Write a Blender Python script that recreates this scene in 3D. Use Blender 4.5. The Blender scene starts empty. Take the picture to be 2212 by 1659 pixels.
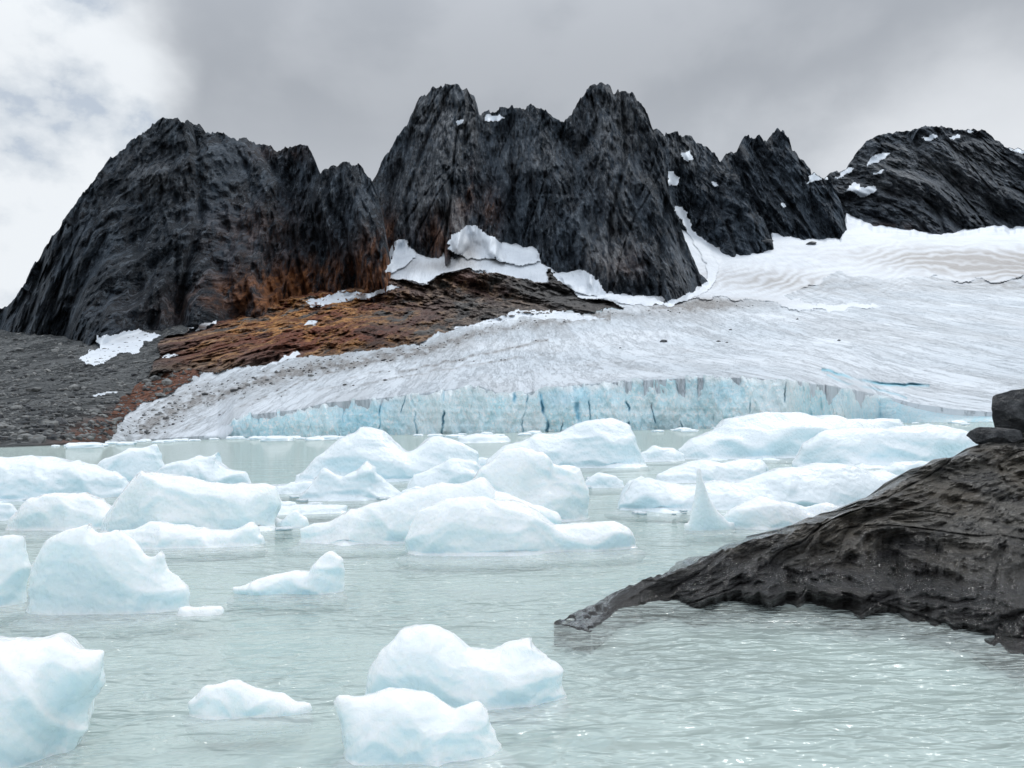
import bpy, math, random, bmesh
import numpy as np
from mathutils import Matrix, Vector, Euler
random.seed(7)
scene=bpy.context.scene
COL=scene.collection
W,H,F=2212.0,1659.0,1703.0
CZ=1.5
# ---------------- camera ----------------
pitch=math.atan(92.5/F); roll=math.radians(-1.37)
R=(Matrix.Rotation(math.pi/2+pitch,3,'X') @ Matrix.Rotation(roll,3,'Z'))
Rn=np.array(R)
cam=bpy.data.cameras.new('camera'); co=bpy.data.objects.new('camera',cam); COL.objects.link(co)
co.matrix_world=Matrix.Translation((0,0,CZ)) @ R.to_4x4()
cam.sensor_width=36; cam.lens=36*F/W; cam.clip_start=0.05; cam.clip_end=12000
scene.camera=co
def rays(px,py):
    px=np.asarray(px,float); py=np.asarray(py,float)
    px,py=np.broadcast_arrays(px,py)
    l=np.stack([(px-W/2)/F, -(py-H/2)/F, -np.ones_like(px)],-1)
    d=l@Rn.T
    return d/d[...,1:2]
def P(px,py,D):
    r=rays(px,py); D=np.asarray(D,float)
    return r*D[...,None]+np.array([0,0,CZ])
def wdepth(px,py):
    r=rays(px,py); return -CZ/np.minimum(r[...,2],-1e-4)
def hor(x): return 922-0.0239*(np.asarray(x,float)-1106)
# ---------------- noise ----------------
def _h(ix,iy,iz,s):
    n=(ix.astype(np.int64)*374761393+iy.astype(np.int64)*668265263+iz.astype(np.int64)*2147483647+s*974634777)&0xffffffff
    n=((n^(n>>13))*1274126177)&0xffffffff
    n=((n^(n>>16))*2246822519)&0xffffffff
    n=n^(n>>15)
    return (n&0xffff)/32767.5-1.0
def vn(x,y,z,s=0):
    x,y,z=np.broadcast_arrays(np.asarray(x,float),np.asarray(y,float),np.asarray(z,float))
    fx,fy,fz=np.floor(x),np.floor(y),np.floor(z)
    tx,ty,tz=x-fx,y-fy,z-fz
    ux,uy,uz=[t*t*t*(t*(t*6-15)+10) for t in (tx,ty,tz)]
    r=0
    for a in (0,1):
        wa=ux if a else 1-ux
        for b in (0,1):
            wb=uy if b else 1-uy
            for c in (0,1):
                wc=uz if c else 1-uz
                r=r+wa*wb*wc*_h(fx+a,fy+b,fz+c,s)
    return r
def fbm(x,y,z,o=4,s=0,g=.5):
    r=0;a=1;t=0
    for i in range(o):
        r=r+a*vn(x*2**i+i*7.3,y*2**i+i*3.1,z*2**i+i*5.7,s+i); t+=a; a*=g
    return r/t*1.4
def ridged(x,y,z,o=4,s=0,g=.5):
    r=0;a=1;t=0
    for i in range(o):
        n=1-2*np.abs(vn(x*2.03**i+i*7.3,y*2.03**i+i*3.1,z*2.03**i+i*5.7,s+i)); r=r+a*n; t+=a; a*=g
    return r/t
def tri(u,v,s):
    u,v=np.broadcast_arrays(np.asarray(u,float),np.asarray(v,float))
    fu,fv=np.floor(u),np.floor(v); a,b=u-fu,v-fv; z=np.zeros_like(fu)
    h00=_h(fu,fv,z,s);h10=_h(fu+1,fv,z,s);h01=_h(fu,fv+1,z,s);h11=_h(fu+1,fv+1,z,s)
    lo=h00+(h10-h00)*a+(h01-h00)*b; hi=h11+(h01-h11)*(1-a)+(h10-h11)*(1-b)
    return np.where(a+b<1,lo,hi)
def trif(u,v,o,s,g=.5,rot=.5,ab=False):
    r=0;A=1;t=0
    for i in range(o):
        q=tri(u+i*13.7,v+i*5.3,s+i)
        if ab: q=1-2*np.abs(q)
        r=r+A*q;t+=A;A*=g
        c,n=math.cos(rot*(1 if i%2 else -1)),math.sin(rot*(1 if i%2 else -1)); u,v=2.07*(c*u-n*v),2.07*(n*u+c*v)
    return r/t
def cells(u,v,s):
    u=np.asarray(u,float); v=np.asarray(v,float); fu=np.floor(u); fv=np.floor(v)
    d1=np.full(u.shape,9.); val=np.zeros(u.shape); z=np.zeros_like(fu)
    for a in (-1,0,1):
        for b in (-1,0,1):
            cu=fu+a; cv=fv+b
            d=(u-(cu+.5+.45*_h(cu,cv,z,s)))**2+(v-(cv+.5+.45*_h(cu,cv,z,s+1)))**2
            n=d<d1; val=np.where(n,_h(cu,cv,z,s+2)*.5,val); d1=np.where(n,d,d1)
    return val,d1
def pl(pts): 
    a=np.array(pts,float); return lambda x: np.interp(x,a[:,0],a[:,1])
def inpoly(px,py,poly):
    px=np.asarray(px,float);py=np.asarray(py,float)
    ins=np.zeros(px.shape,bool); n=len(poly)
    for i in range(n):
        x1,y1=poly[i];x2,y2=poly[(i+1)%n]
        if y1==y2: continue
        c=((y1>py)!=(y2>py))&(px<(x2-x1)*(py-y1)/(y2-y1)+x1)
        ins^=c
    return ins
def blob(px,py,cx,cy,rx,ry,ang=0):
    a=math.radians(ang); dx=px-cx; dy=py-cy
    u=(dx*math.cos(a)+dy*math.sin(a))/rx; v=(-dx*math.sin(a)+dy*math.cos(a))/ry
    return np.exp(-(u*u+v*v))
# ---------------- mesh ----------------
def mesh_from(name,V,Fc,mat=None,smooth=True,attr=None):
    me=bpy.data.meshes.new(name)
    V=np.asarray(V,np.float32).reshape(-1,3); Fc=np.asarray(Fc,np.int32)
    k=Fc.shape[1]
    me.vertices.add(len(V)); me.vertices.foreach_set('co',V.ravel())
    me.loops.add(Fc.size); me.loops.foreach_set('vertex_index',Fc.ravel())
    me.polygons.add(len(Fc)); me.polygons.foreach_set('loop_start',np.arange(0,Fc.size,k,dtype=np.int32))
    me.update(calc_edges=True); me.validate()
    if attr is not None:
        a=me.attributes.new('tint','FLOAT_COLOR','POINT')
        c=np.ones((len(V),4),np.float32); c[:,:3]=attr.reshape(-1,3); a.data.foreach_set('color',c.ravel())
    me.polygons.foreach_set('use_smooth',np.full(len(me.polygons),bool(smooth)))
    if mat: me.materials.append(mat)
    return me
def link(name,me,kind=None,label=None,cat=None,group=None,parent=None):
    o=bpy.data.objects.new(name,me); COL.objects.link(o)
    if kind:o['kind']=kind
    if label:o['label']=label
    if cat:o['category']=cat
    if group:o['group']=group
    if parent:o.parent=parent
    return o
def gridfaces(nr,nc):
    i=np.arange(nr-1)[:,None]*nc+np.arange(nc-1)[None,:]
    return np.stack([i,i+1,i+nc+1,i+nc],-1)
def compact(V,Fc,A=None):
    u,inv=np.unique(Fc.ravel(),return_inverse=True)
    return V[u],inv.reshape(Fc.shape),(A[u] if A is not None else None)
# ---------------- node helper ----------------
class NT:
    def __init__(s,name):
        s.m=bpy.data.materials.new(name); s.m.use_nodes=True; s.t=s.m.node_tree
        s.n=s.t.nodes; s.l=s.t.links; s.n.clear()
        s.out=s.n.new('ShaderNodeOutputMaterial')
    def node(s,ty,**k):
        x=s.n.new(ty)
        for a,b in k.items(): setattr(x,a,b)
        return x
    def set(s,sock,v):
        if isinstance(v,bpy.types.NodeSocket): s.l.new(v,sock)
        else:
            if isinstance(v,(tuple,list)) and len(v)==3 and sock.type=='RGBA': v=(*v,1)
            sock.default_value=v
    def coord(s,scale=(1,1,1),rot=(0,0,0)):
        tc=s.node('ShaderNodeTexCoord'); mp=s.node('ShaderNodeMapping')
        s.l.new(tc.outputs['Object'],mp.inputs['Vector']); mp.inputs['Scale'].default_value=scale; mp.inputs['Rotation'].default_value=rot
        return mp.outputs['Vector']
    def noise(s,vec,scale=1,detail=5,rough=.55,dist=0):
        x=s.node('ShaderNodeTexNoise')
        s.set(x.inputs['Vector'],vec); x.inputs['Scale'].default_value=scale; x.inputs['Detail'].default_value=detail
        x.inputs['Roughness'].default_value=rough; x.inputs['Distortion'].default_value=dist
        return x.outputs['Fac']
    def vor(s,vec,scale=1,feature='F1',rand=1):
        x=s.node('ShaderNodeTexVoronoi',feature=feature); s.set(x.inputs['Vector'],vec); x.inputs['Scale'].default_value=scale; x.inputs['Randomness'].default_value=rand
        return x.outputs['Distance']
    def mr(s,v,a,b,c=0,d=1,smooth=True):
        x=s.node('ShaderNodeMapRange'); 
        if smooth:x.interpolation_type='SMOOTHSTEP'
        s.set(x.inputs[0],v)
        for i,q in enumerate((a,b,c,d)): x.inputs[i+1].default_value=q
        return x.outputs[0]
    def math(s,op,a,b=0,c=0):
        x=s.node('ShaderNodeMath',operation=op); s.set(x.inputs[0],a); s.set(x.inputs[1],b); s.set(x.inputs[2],c); return x.outputs[0]
    def ridge(s,v): return s.math('ABSOLUTE',s.math('SUBTRACT',v,.5))
    def mix(s,f,a,b,bt='MIX'):
        x=s.node('ShaderNodeMix',data_type='RGBA',blend_type=bt); s.set(x.inputs[0],f); s.set(x.inputs[6],a); s.set(x.inputs[7],b); return x.outputs[2]
    def attr(s):
        a=s.node('ShaderNodeAttribute',attribute_name='tint'); sp=s.node('ShaderNodeSeparateColor'); s.l.new(a.outputs['Color'],sp.inputs[0]); return sp.outputs
    def pos(s):
        geo=s.node('ShaderNodeNewGeometry'); sp=s.node('ShaderNodeSeparateXYZ'); s.l.new(geo.outputs['Position'],sp.inputs[0]); return sp.outputs
    def nrm(s):
        geo=s.node('ShaderNodeNewGeometry'); sp=s.node('ShaderNodeSeparateXYZ'); s.l.new(geo.outputs['Normal'],sp.inputs[0]); return sp.outputs
    def bump(s,h,strength=1,dist=1,normal=None):
        b=s.node('ShaderNodeBump'); s.set(b.inputs['Height'],h); b.inputs['Strength'].default_value=strength; b.inputs['Distance'].default_value=dist
        if normal is not None: s.l.new(normal,b.inputs['Normal'])
        return b.outputs['Normal']
    def bsdf(s,**k):
        b=s.node('ShaderNodeBsdfPrincipled')
        for a,v in k.items(): s.set(b.inputs[a.replace('_',' ')],v)
        s.l.new(b.outputs[0],s.out.inputs[0]); return b
# ---------------- materials ----------------
def mat_mountain(name,lo=(.018,.029,.042),hi=(.080,.108,.140),k=2.3):
    t=NT(name); c=t.coord(); cs=t.coord((1,.10,.20),(0,math.radians(8),0)); cd=t.coord((1,.12,.45),(0,math.radians(-25),0)); cf=t.coord((1,.25,.5))
    A=t.attr()
    n1=t.noise(cs,.05,8,.7,.2); n2=t.noise(cs,.33,7,.74); n4=t.noise(cd,.14,8,.72,.1); n5=t.noise(cf,.8,6,.78)
    col=t.mix(t.mr(n1,.42,.58),lo,hi)
    col=t.mix(t.math('MULTIPLY',t.mr(n2,.53,.62),.75),col,(.075*k,.092*k,.110*k))
    col=t.mix(t.math('MULTIPLY',t.mr(n5,.57,.66),.6),col,(.14*k,.155*k,.17*k))
    col=t.mix(t.math('MULTIPLY',t.mr(n4,.57,.65),.5),col,(.11*k,.125*k,.14*k))
    col=t.mix(t.math('MULTIPLY',t.mr(t.ridge(n1),.02,0),.85),col,(.003,.004,.007))
    col=t.mix(t.math('MULTIPLY',t.mr(t.ridge(n2),.025,0),.9),col,(.003,.004,.007))
    og=t.mix(t.mr(n2,.38,.62),(.07,.027,.015),(.40,.165,.065))
    of=t.math('MULTIPLY',A[0],t.mr(t.noise(cs,.05,8,.7,.5),.38,.56))
    col=t.mix(of,col,og)
    col=t.mix(t.math('MULTIPLY',A[1],t.mr(n2,.42,.58)),col,(.36,.375,.39))
    h=t.math('ADD',t.noise(cs,.20,10,.78),t.math('MULTIPLY',n4,.5)); h=t.math('ADD',h,t.math('MULTIPLY',n5,.2))
    b=t.bsdf(Base_Color=col,Roughness=.75,Normal=t.bump(h,1,11)); b.inputs['Specular IOR Level'].default_value=.2
    return t.m
M_mt=mat_mountain('dark_rock'); M_mt4=mat_mountain('grey_rock',(.036,.050,.066),(.12,.145,.175),2.5)
def mat_foothill():
    t=NT('rusty_rock'); c=t.coord(); A=t.attr(); cs=t.coord((1,.03,1.1),(0,math.radians(32),0)); cq=t.coord((1,.02,1))
    n1=t.noise(cs,.11,9,.74,.3); n2=t.noise(cq,.45,8,.8); n3=t.noise(cq,.045,6,.65); v=t.vor(cq,.12); nb=t.noise(cs,.045,6,.65,.4)
    g=t.mix(t.mr(n1,.38,.62),(.07,.068,.068),(.26,.245,.23))
    o=t.mix(t.mr(n1,.38,.60),(.18,.065,.03),(.72,.36,.13))
    o=t.mix(t.mr(n3,.49,.56),o,(.27,.095,.055))
    col=t.mix(t.math('MULTIPLY',A[0],t.mr(n3,.38,.46)),g,o)
    col=t.mix(t.math('MULTIPLY',t.mr(n2,.55,.65),.65),col,(.46,.40,.34))
    col=t.mix(t.math('MULTIPLY',t.mr(n2,.47,.39),.95),col,(.02,.017,.016))
    col=t.mix(t.math('MULTIPLY',t.mr(nb,.44,.37),.6),col,(.035,.03,.03))  # outcrop shadow and dark crevices painted in as broad dark patches
    col=t.mix(t.math('MULTIPLY',t.mr(t.ridge(n1),.015,0),.8),col,(.012,.010,.009))
    col=t.mix(A[2],col,t.mix(n2,(.05,.05,.05),(.22,.215,.21)))
    h=t.math('ADD',t.noise(cq,.25,10,.78),t.math('MULTIPLY',v,.4)); h=t.math('ADD',h,t.math('MULTIPLY',nb,.5))
    b=t.bsdf(Base_Color=col,Roughness=.85,Normal=t.bump(h,1,6)); b.inputs['Specular IOR Level'].default_value=.2; return t.m
M_foot=mat_foothill()
def mat_scree():
    t=NT('scree'); c=t.coord((1,.03,1)); A=t.attr()
    n1=t.noise(c,.05,6,.6); n2=t.noise(c,.7,8,.85); n4=t.noise(c,.2,7,.78); v=t.vor(c,.5)
    col=t.mix(t.mr(n1,.40,.60),(.035,.041,.044),(.13,.138,.14))
    col=t.mix(t.mr(n4,.46,.38,0,.8),col,(.018,.021,.024))
    col=t.mix(t.math('MULTIPLY',t.mr(n4,.56,.66),.5),col,(.20,.205,.20))
    col=t.mix(t.math('MULTIPLY',t.mr(n2,.54,.60),.8),col,(.30,.31,.31))
    col=t.mix(t.math('MULTIPLY',t.mr(v,.25,.15),.6),col,(.30,.31,.31))
    col=t.mix(t.math('MULTIPLY',t.mr(n2,.47,.41),.9),col,(.010,.011,.012))
    col=t.mix(A[0],col,t.mix(t.mr(n2,.42,.58),(.05,.02,.013),(.28,.13,.085)))
    b=t.bsdf(Base_Color=col,Roughness=.9,Normal=t.bump(t.math('ADD',n2,n4),1,1.8)); b.inputs['Specular IOR Level'].default_value=.2; return t.m
M_scree=mat_scree()
def mat_glacier():
    t=NT('glacier_ice'); A=t.attr(); c=t.coord(); ca=t.coord((1,.13,.1),(0,0,math.radians(-8))); cb=t.coord((1,.07,.1),(0,0,math.radians(16)))
    n1=t.noise(ca,.10,8,.74,.1); n2=t.noise(ca,1.4,8,.82,0); n3=t.noise(c,.012,4,.5); n4=t.noise(cb,.16,8,.74,.1); n5=t.noise(ca,.05,6,.65)
    col=t.mix(t.mr(n3,.35,.65),(.55,.615,.67),(.68,.735,.785))
    col=t.mix(t.math('MULTIPLY',t.mr(n5,.48,.60),.5),col,(.40,.43,.455))
    col=t.mix(t.math('MULTIPLY',t.mr(t.ridge(n1),.008,.0),.6),col,(.17,.21,.24))
    col=t.mix(t.math('MULTIPLY',t.mr(t.ridge(n4),.008,.0),.5),col,(.20,.24,.27))
    col=t.mix(t.math('MULTIPLY',t.mr(n2,.54,.63),.5),col,(.32,.335,.35))
    col=t.mix(t.math('MULTIPLY',t.mr(n2,.46,.36),.5),col,(.80,.845,.88))
    d=t.math('MULTIPLY',A[1],t.mr(n2,.3,.58,.45,1))
    col=t.mix(d,col,(.17,.158,.148))
    col=t.mix(A[2],col,(.20,.52,.64))
    h=t.math('ADD',t.math('MULTIPLY',t.mr(t.ridge(n1),.015,0),-.4),t.math('MULTIPLY',n2,.8)); h=t.math('SUBTRACT',h,t.math('MULTIPLY',t.mr(t.ridge(n4),.015,0),.3))
    t.bsdf(Base_Color=col,Roughness=.6,Normal=t.bump(h,.7,.8)); return t.m
M_gl=mat_glacier()
def mat_snow():
    t=NT('old_snow'); A=t.attr(); c=t.coord()
    n=t.noise(c,.03,6,.6); n2=t.noise(t.coord((1,.12,.3)),.5,8,.7)
    col=t.mix(t.mr(n,.4,.7),(.70,.75,.80),(.60,.65,.705))
    col=t.mix(t.math('MULTIPLY',t.mr(n2,.52,.66),.4),col,(.47,.50,.54))
    col=t.mix(t.math('MULTIPLY',A[1],t.mr(n2,.3,.6,.75,1)),col,(.26,.245,.235))
    t.bsdf(Base_Color=col,Roughness=.6,Normal=t.bump(n2,.7,1.2)); return t.m
M_snow=mat_snow()
def mat_cliff():
    t=NT('blue_cliff_ice'); A=t.attr(); c=t.coord(); cv=t.coord((1,.4,.12)); ch=t.coord((.15,.15,1.6))
    n1=t.noise(cv,.7,8,.72,.1); n2=t.noise(c,.9,7,.74); n3=t.noise(c,.06,4,.6); nh=t.noise(ch,1.1,5,.6)
    col=t.mix(t.mr(n3,.40,.60),(.62,.88,.95),(.82,.95,.98))
    col=t.mix(t.mr(n2,.48,.62),col,(.97,.99,.99))
    col=t.mix(t.math('MULTIPLY',t.mr(nh,.58,.70),.35),col,(.50,.68,.74))
    col=t.mix(t.math('MULTIPLY',t.mr(t.ridge(n1),.008,0),.6),col,(.22,.46,.56))
    col=t.mix(A[2],col,(.20,.60,.80))
    col=t.mix(A[0],col,(.90,.95,.97))
    col=t.mix(A[1],col,(.32,.38,.41))
    h=t.math('ADD',n1,t.math('MULTIPLY',n2,.7))
    t.bsdf(Base_Color=col,Roughness=.35,Normal=t.bump(h,.8,1.1)); return t.m
M_cliff=mat_cliff()
SILT=(.61,.69,.665)
def mat_ice(name,col0,col1,bscale=1.0,wet=.28,sss=.3,sw=.5):
    t=NT(name); c=t.coord()
    n2=t.noise(c,8*bscale,7,.66,.5); v=t.vor(c,20*bscale,'SMOOTH_F1')
    N=t.nrm(); Pz=t.pos()[2]
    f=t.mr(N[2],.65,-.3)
    col=t.mix(f,col0,col1)  # white top, blue below; lit and shaded ice tones painted in by normal
    uw=t.math('LESS_THAN',Pz,-.004)
    col=t.mix(uw,col,t.mix(t.mr(Pz,-.02,-.155,0.0,1,False),(.95,.985,.99),SILT))  # murky water's dimming painted into the submerged ice, fading to silt colour
    h=t.math('ADD',t.math('MULTIPLY',n2,1.0),t.math('MULTIPLY',v,.5))
    b=t.bsdf(Base_Color=col,Roughness=t.mr(n2,.38,.62,wet-.12,wet+.2),Normal=t.bump(h,.6,.04/bscale),IOR=1.31)
    b.inputs['Subsurface Weight'].default_value=sw; b.inputs['Subsurface Radius'].default_value=(.85,.92,1.0); b.inputs['Subsurface Scale'].default_value=sss
    b.inputs['Coat Weight'].default_value=.35; b.inputs['Coat Roughness'].default_value=.06
    return t.m
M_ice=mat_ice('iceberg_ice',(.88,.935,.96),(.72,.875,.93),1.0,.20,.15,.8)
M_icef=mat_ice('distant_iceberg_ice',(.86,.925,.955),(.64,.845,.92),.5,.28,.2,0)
def mat_wetrock():
    t=NT('wet_schist'); c=t.coord(); ca=t.coord((1,.7,3.8),(math.radians(8),math.radians(-24),.3))
    n1=t.noise(ca,1.7,10,.74,.4); n2=t.noise(c,30,8,.78); n3=t.noise(c,.9,4,.5); nl=t.noise(ca,8,9,.78,.4)
    col=t.mix(t.mr(n1,.42,.56),(.02,.02,.019),(.20,.187,.16))
    col=t.mix(t.math('MULTIPLY',t.mr(n3,.47,.62),.5),col,(.17,.13,.08))
    col=t.mix(t.math('MULTIPLY',t.mr(nl,.54,.61),.65),col,(.40,.38,.345))
    col=t.mix(t.math('MULTIPLY',t.mr(n2,.56,.66),.5),col,(.38,.365,.34))
    col=t.mix(t.math('MULTIPLY',t.mr(t.ridge(nl),.02,0),.9),col,(.004,.004,.004))
    z=t.pos()[2]
    wet=t.mr(t.math('ADD',z,t.math('MULTIPLY',n1,.6)),.9,.42)
    col=t.mix(t.math('MULTIPLY',wet,.82),col,(.005,.005,.006))
    h=t.math('ADD',t.math('MULTIPLY',n1,.9),t.math('MULTIPLY',nl,.9)); h=t.math('ADD',h,t.math('MULTIPLY',n2,.12))
    r=t.mr(wet,0,1,.34,.2)
    b=t.bsdf(Base_Color=col,Roughness=r,Normal=t.bump(h,1,.15))
    b.inputs['Coat Roughness'].default_value=.05; t.set(b.inputs['Coat Weight'],t.mr(wet,0,1,.5,1)); t.set(b.inputs['Coat Normal'],t.bump(t.math('ADD',n1,t.math('MULTIPLY',nl,1.0)),1,.13))
    return t.m
M_wet=mat_wetrock()
def mat_water():
    t=NT('glacial_water'); c=t.coord((1,2.1,1),(0,0,math.radians(5))); c2=t.coord((1,1.7,1),(0,0,math.radians(-18)))
    n1=t.noise(c,1.2,2,.45,.3); n2=t.noise(c,3.8,2,.45,.4); n3=t.noise(c2,9,1,.5,.3); nb=t.noise(t.coord((1,1.6,1)),.35,3,.5)
    h=t.math('ADD',t.math('MULTIPLY',n1,1.6),t.math('MULTIPLY',n2,1.3)); h=t.math('ADD',h,t.math('MULTIPLY',n3,.38))
    h=t.math('MULTIPLY',h,t.mr(nb,.35,.65,.4,1.4))
    col=t.mix(t.mr(nb,.35,.65),(.57,.655,.625),(.63,.705,.68))
    b=t.bsdf(Base_Color=col,Roughness=.025,IOR=1.38,Normal=t.bump(h,1,.19))
    tr=t.node('ShaderNodeBsdfTransparent'); tr.inputs[0].default_value=(.95,.985,.98,1)
    mx=t.node('ShaderNodeMixShader'); mx.inputs[0].default_value=.46
    t.l.new(b.outputs[0],mx.inputs[1]); t.l.new(tr.outputs[0],mx.inputs[2]); t.l.new(mx.outputs[0],t.out.inputs[0])
    return t.m
M_water=mat_water()
def mat_silt():
    t=NT('silty_water'); n=t.noise(t.coord(),.4,4,.5)
    t.bsdf(Base_Color=t.mix(n,(.60,.68,.65),(.66,.735,.71)),Roughness=.9); return t.m
M_silt=mat_silt()
def mat_stones():
    t=NT('loose_stone'); n=t.noise(t.coord(),.15,3,.6); n2=t.noise(t.coord(),1.5,5,.7)
    col=t.mix(t.mr(n,.4,.6),(.04,.045,.05),(.22,.225,.22)); col=t.mix(t.mr(n2,.5,.7),col,(.10,.085,.07))
    t.bsdf(Base_Color=col,Roughness=.9); return t.m
M_st=mat_stones()

# ---------------- valley sheet ----------------
waterline=pl([(-900,985),(0,966),(160,960),(330,950),(500,946),(1000,936),(1360,929),(1700,922),(1900,914),(2130,911),(2400,905),(3000,890)])
clifftop=pl([(-900,984),(0,965),(330,949),(470,940),(505,908),(540,896),(650,884),(700,870),(800,862),(900,852),(960,842),(1040,835),(1075,848),(1125,852),(1180,838),(1260,830),(1400,821),(1550,815),(1640,818),(1720,824),(1800,834),(1860,846),(1920,858),(1975,872),(2060,884),(2130,890),(2300,886),(2600,870),(3000,860)])
footline=pl([(-900,730),(0,712),(120,728),(200,738),(300,716),(430,700),(500,672),(600,650),(700,636),(800,620),(832,590),(838,560),(850,522),(872,514),(900,545),(925,562),(950,560),(972,508),(1020,482),(1048,500),(1090,524),(1130,538),(1160,537),(1172,570),(1190,582),(1230,590),(1262,580),(1292,602),(1312,628),(1400,640),(1430,640),(1455,445),(1475,448),(1500,505),(1560,525),(1600,552),(1650,547),(1670,504),(1720,518),(1750,523),(1815,522),(1828,474),(1850,485),(1885,503),(1930,505),(2020,516),(2090,510),(2120,500),(2150,497),(2180,506),(2212,505),(2600,500),(3000,510)])
envl=pl([(-900,690),(300,680),(420,660),(700,600),(800,540),(850,490),(1020,455),(1100,490),(1300,500),(1455,425),(1700,450),(1830,450),(2000,480),(3000,480)])
def Dfront(x): return np.clip(wdepth(x,waterline(x)),150,235)
Dtab_e=[160,220,280,340,400,500]; Dtab_d=[370,510,700,870,1050,1350]
def D0(px,py):
    e=hor(px)-py; et=hor(px)-clifftop(px); df=Dfront(px)+3
    hi=np.interp(e,Dtab_e,Dtab_d)
    k=np.interp(px,[1330,1560],[.35,1]); hi=np.where(hi>700,700+(hi-700)*k,hi)
    s=np.clip((e-et)/(160-et),0,1)
    lo=df+(370-df)*s**1.15
    return np.where(e<160,lo,hi)
def topjag(x): return (cells(x/24,x*0,203)[0]*8+tri(x/9,0,204)*3)*((x>500)&(x<1850))
cols=np.concatenate([np.arange(-800,-4,12.),np.arange(-4,2216,2.2),np.arange(2216,2950,12.)])
NR=240
px=np.broadcast_to(cols,(NR,len(cols))).copy()
tt=np.linspace(0,1,NR)[:,None]
yb=clifftop(cols)+topjag(cols); yt=envl(cols)
py=yb+(yt-yb)*tt
fl=footline(px+vn(px/12,py/12,0,6)*3)+fbm(cols/14,1.3,0,3,4)*4
over=np.maximum(fl-py,0)
D=D0(px,py)+over*7
B0=P(px,py,D)
X,Y,Z=B0[...,0],B0[...,1],B0[...,2]
wx=fbm(px/45,py/30,0,5,11,.6)*20; wy=fbm(px/45,py/30,5,5,12,.6)*11
qx,qy=px+wx,py+wy
rock_poly=[(318,808),(345,775),(350,735),(400,712),(440,690),(500,660),(600,620),(720,560),(835,570),(880,612),(920,612),(960,592),(1010,580),(1050,586),(1100,600),(1150,612),(1165,560),(1180,575),(1215,608),(1240,632),(1300,648),(1340,660),(1300,673),(1210,670),(1130,680),(1060,700),(960,715),(895,748),(780,757),(660,772),(560,790),(470,800),(420,800)]
scree_poly=[(-1000,600),(460,600),(400,712),(350,735),(345,775),(440,796),(415,825),(350,852),(275,892),(235,960),(200,1000),(-1000,1100)]
snow_poly=[(1440,400),(3000,400),(3000,585),(2212,600),(2150,610),(1980,600),(1800,590),(1700,640),(1760,655),(1900,655),(1880,662),(1740,668),(1640,650),(1560,640),(1500,640),(1440,655),(1300,645),(1240,632),(1180,575),(1165,500),(1300,480)]
apron=[(832,603),(824,440),(1160,440),(1190,612),(1150,612),(1100,600),(1050,585),(1010,578),(960,590),(920,612),(870,606)]
reg=np.zeros(px.shape,int)     # 0 glacier 1 scree 2 rock 3 snow 4 apron
reg[inpoly(qx,qy,snow_poly)]=3
reg[inpoly(px+wx*.6,py+wy*.6,apron)]=4
reg[inpoly(qx,qy,rock_poly)&(reg!=4)]=2
reg[inpoly(qx,qy,scree_poly)&(reg!=2)]=1
rel=np.zeros_like(D)
g_n=ridged(X/50,Y/50,0,3,121)*3+ fbm(X/3.5,Y/26,0,5,22,.62)*1.4
sc=np.clip(D/450,.45,1.7)
rel=np.where(reg==0,g_n*sc,rel)
rel=np.where(reg==1,trif(X/30,Z/22,4,23,.6)*9+trif(X/3,Z/2.4,3,24,.7)*3.5,rel)
rr=trif(X/34+Z/60,Z/34,5,126,.64)*66+trif(X/9-Z/20,Z/10,4,127,.68,ab=True)*15+ridged(X/90,Z/60,0,2,25)*14
rel=np.where(reg==2,rr,rel)
rel=np.where((reg==3),fbm(X/90,Y/90,0,3,27)*10+fbm(X/6,Y/40,0,4,22)*1.5,rel)
rel=np.where((reg==4),fbm(X/60,Z/40,0,3,27)*14+ridged(X/30,Z/60,0,2,28)*5,rel)
crev=np.exp(-((py-(pl([(1700,790),(1790,800),(1850,820),(1900,829),(2010,834),(2060,840)])(px)+vn(px/16,0,0,5)*2))/3.0)**2)*((px>1775)&(px<2008))
crev2=np.exp(-((py-(pl([(1780,808),(1820,826),(1890,838),(1990,868)])(px)+vn(px/13,3,0,5)*2.5))/2.4)**2)*((px>1785)&(px<1960))*.55
crev=np.clip(crev+crev2,0,1)*np.clip(.75+vn(px/25,9,0,6)*.7,0,1)
rel+=np.where(reg==0,crev*7,0)
fade=np.clip(tt*12,0,1)
D1=D+rel*(0.15+.85*fade)
V=P(px,py,D1)
back=V[-1].copy(); back[:,1]+=160; back[:,0]*=1+160/np.maximum(V[-1][:,1],1); back[:,2]-=5
low=V[0].copy(); low[:,2]=-3; low[:,1]+=1.5
Vall=np.concatenate([low[None],V,back[None]],0)
T=np.zeros(px.shape+(3,))
org=blob(px,py,640,685,220,80,-6)*1.3+blob(px,py,780,710,150,55)*.9+blob(px,py,430,765,110,35)*.5+blob(px,py,1030,610,150,30,15)*.5
rust=inpoly(px+wx*.6,py+wy*.6,[(225,905),(290,832),(340,806),(440,795),(425,822),(350,852),(285,890),(240,912)])
T[...,0]=np.clip(org,0,1)
T[...,0]=np.where(reg==1,np.maximum(rust*1.0,np.clip(blob(px,py,210,930,90,26,-20)*1.1,0,.8)),T[...,0])
lineM=np.exp(-((py-(800-(px-880)*62/290+vn(px/20,0,0,8)*3))/3.0)**2)*((px>860)&(px<1185))
line2=np.exp(-((py-(842-(px-700)*70/420+vn(px/20,4,0,8)*3))/2.0)**2)*((px>680)&(px<1120))*.6
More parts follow.
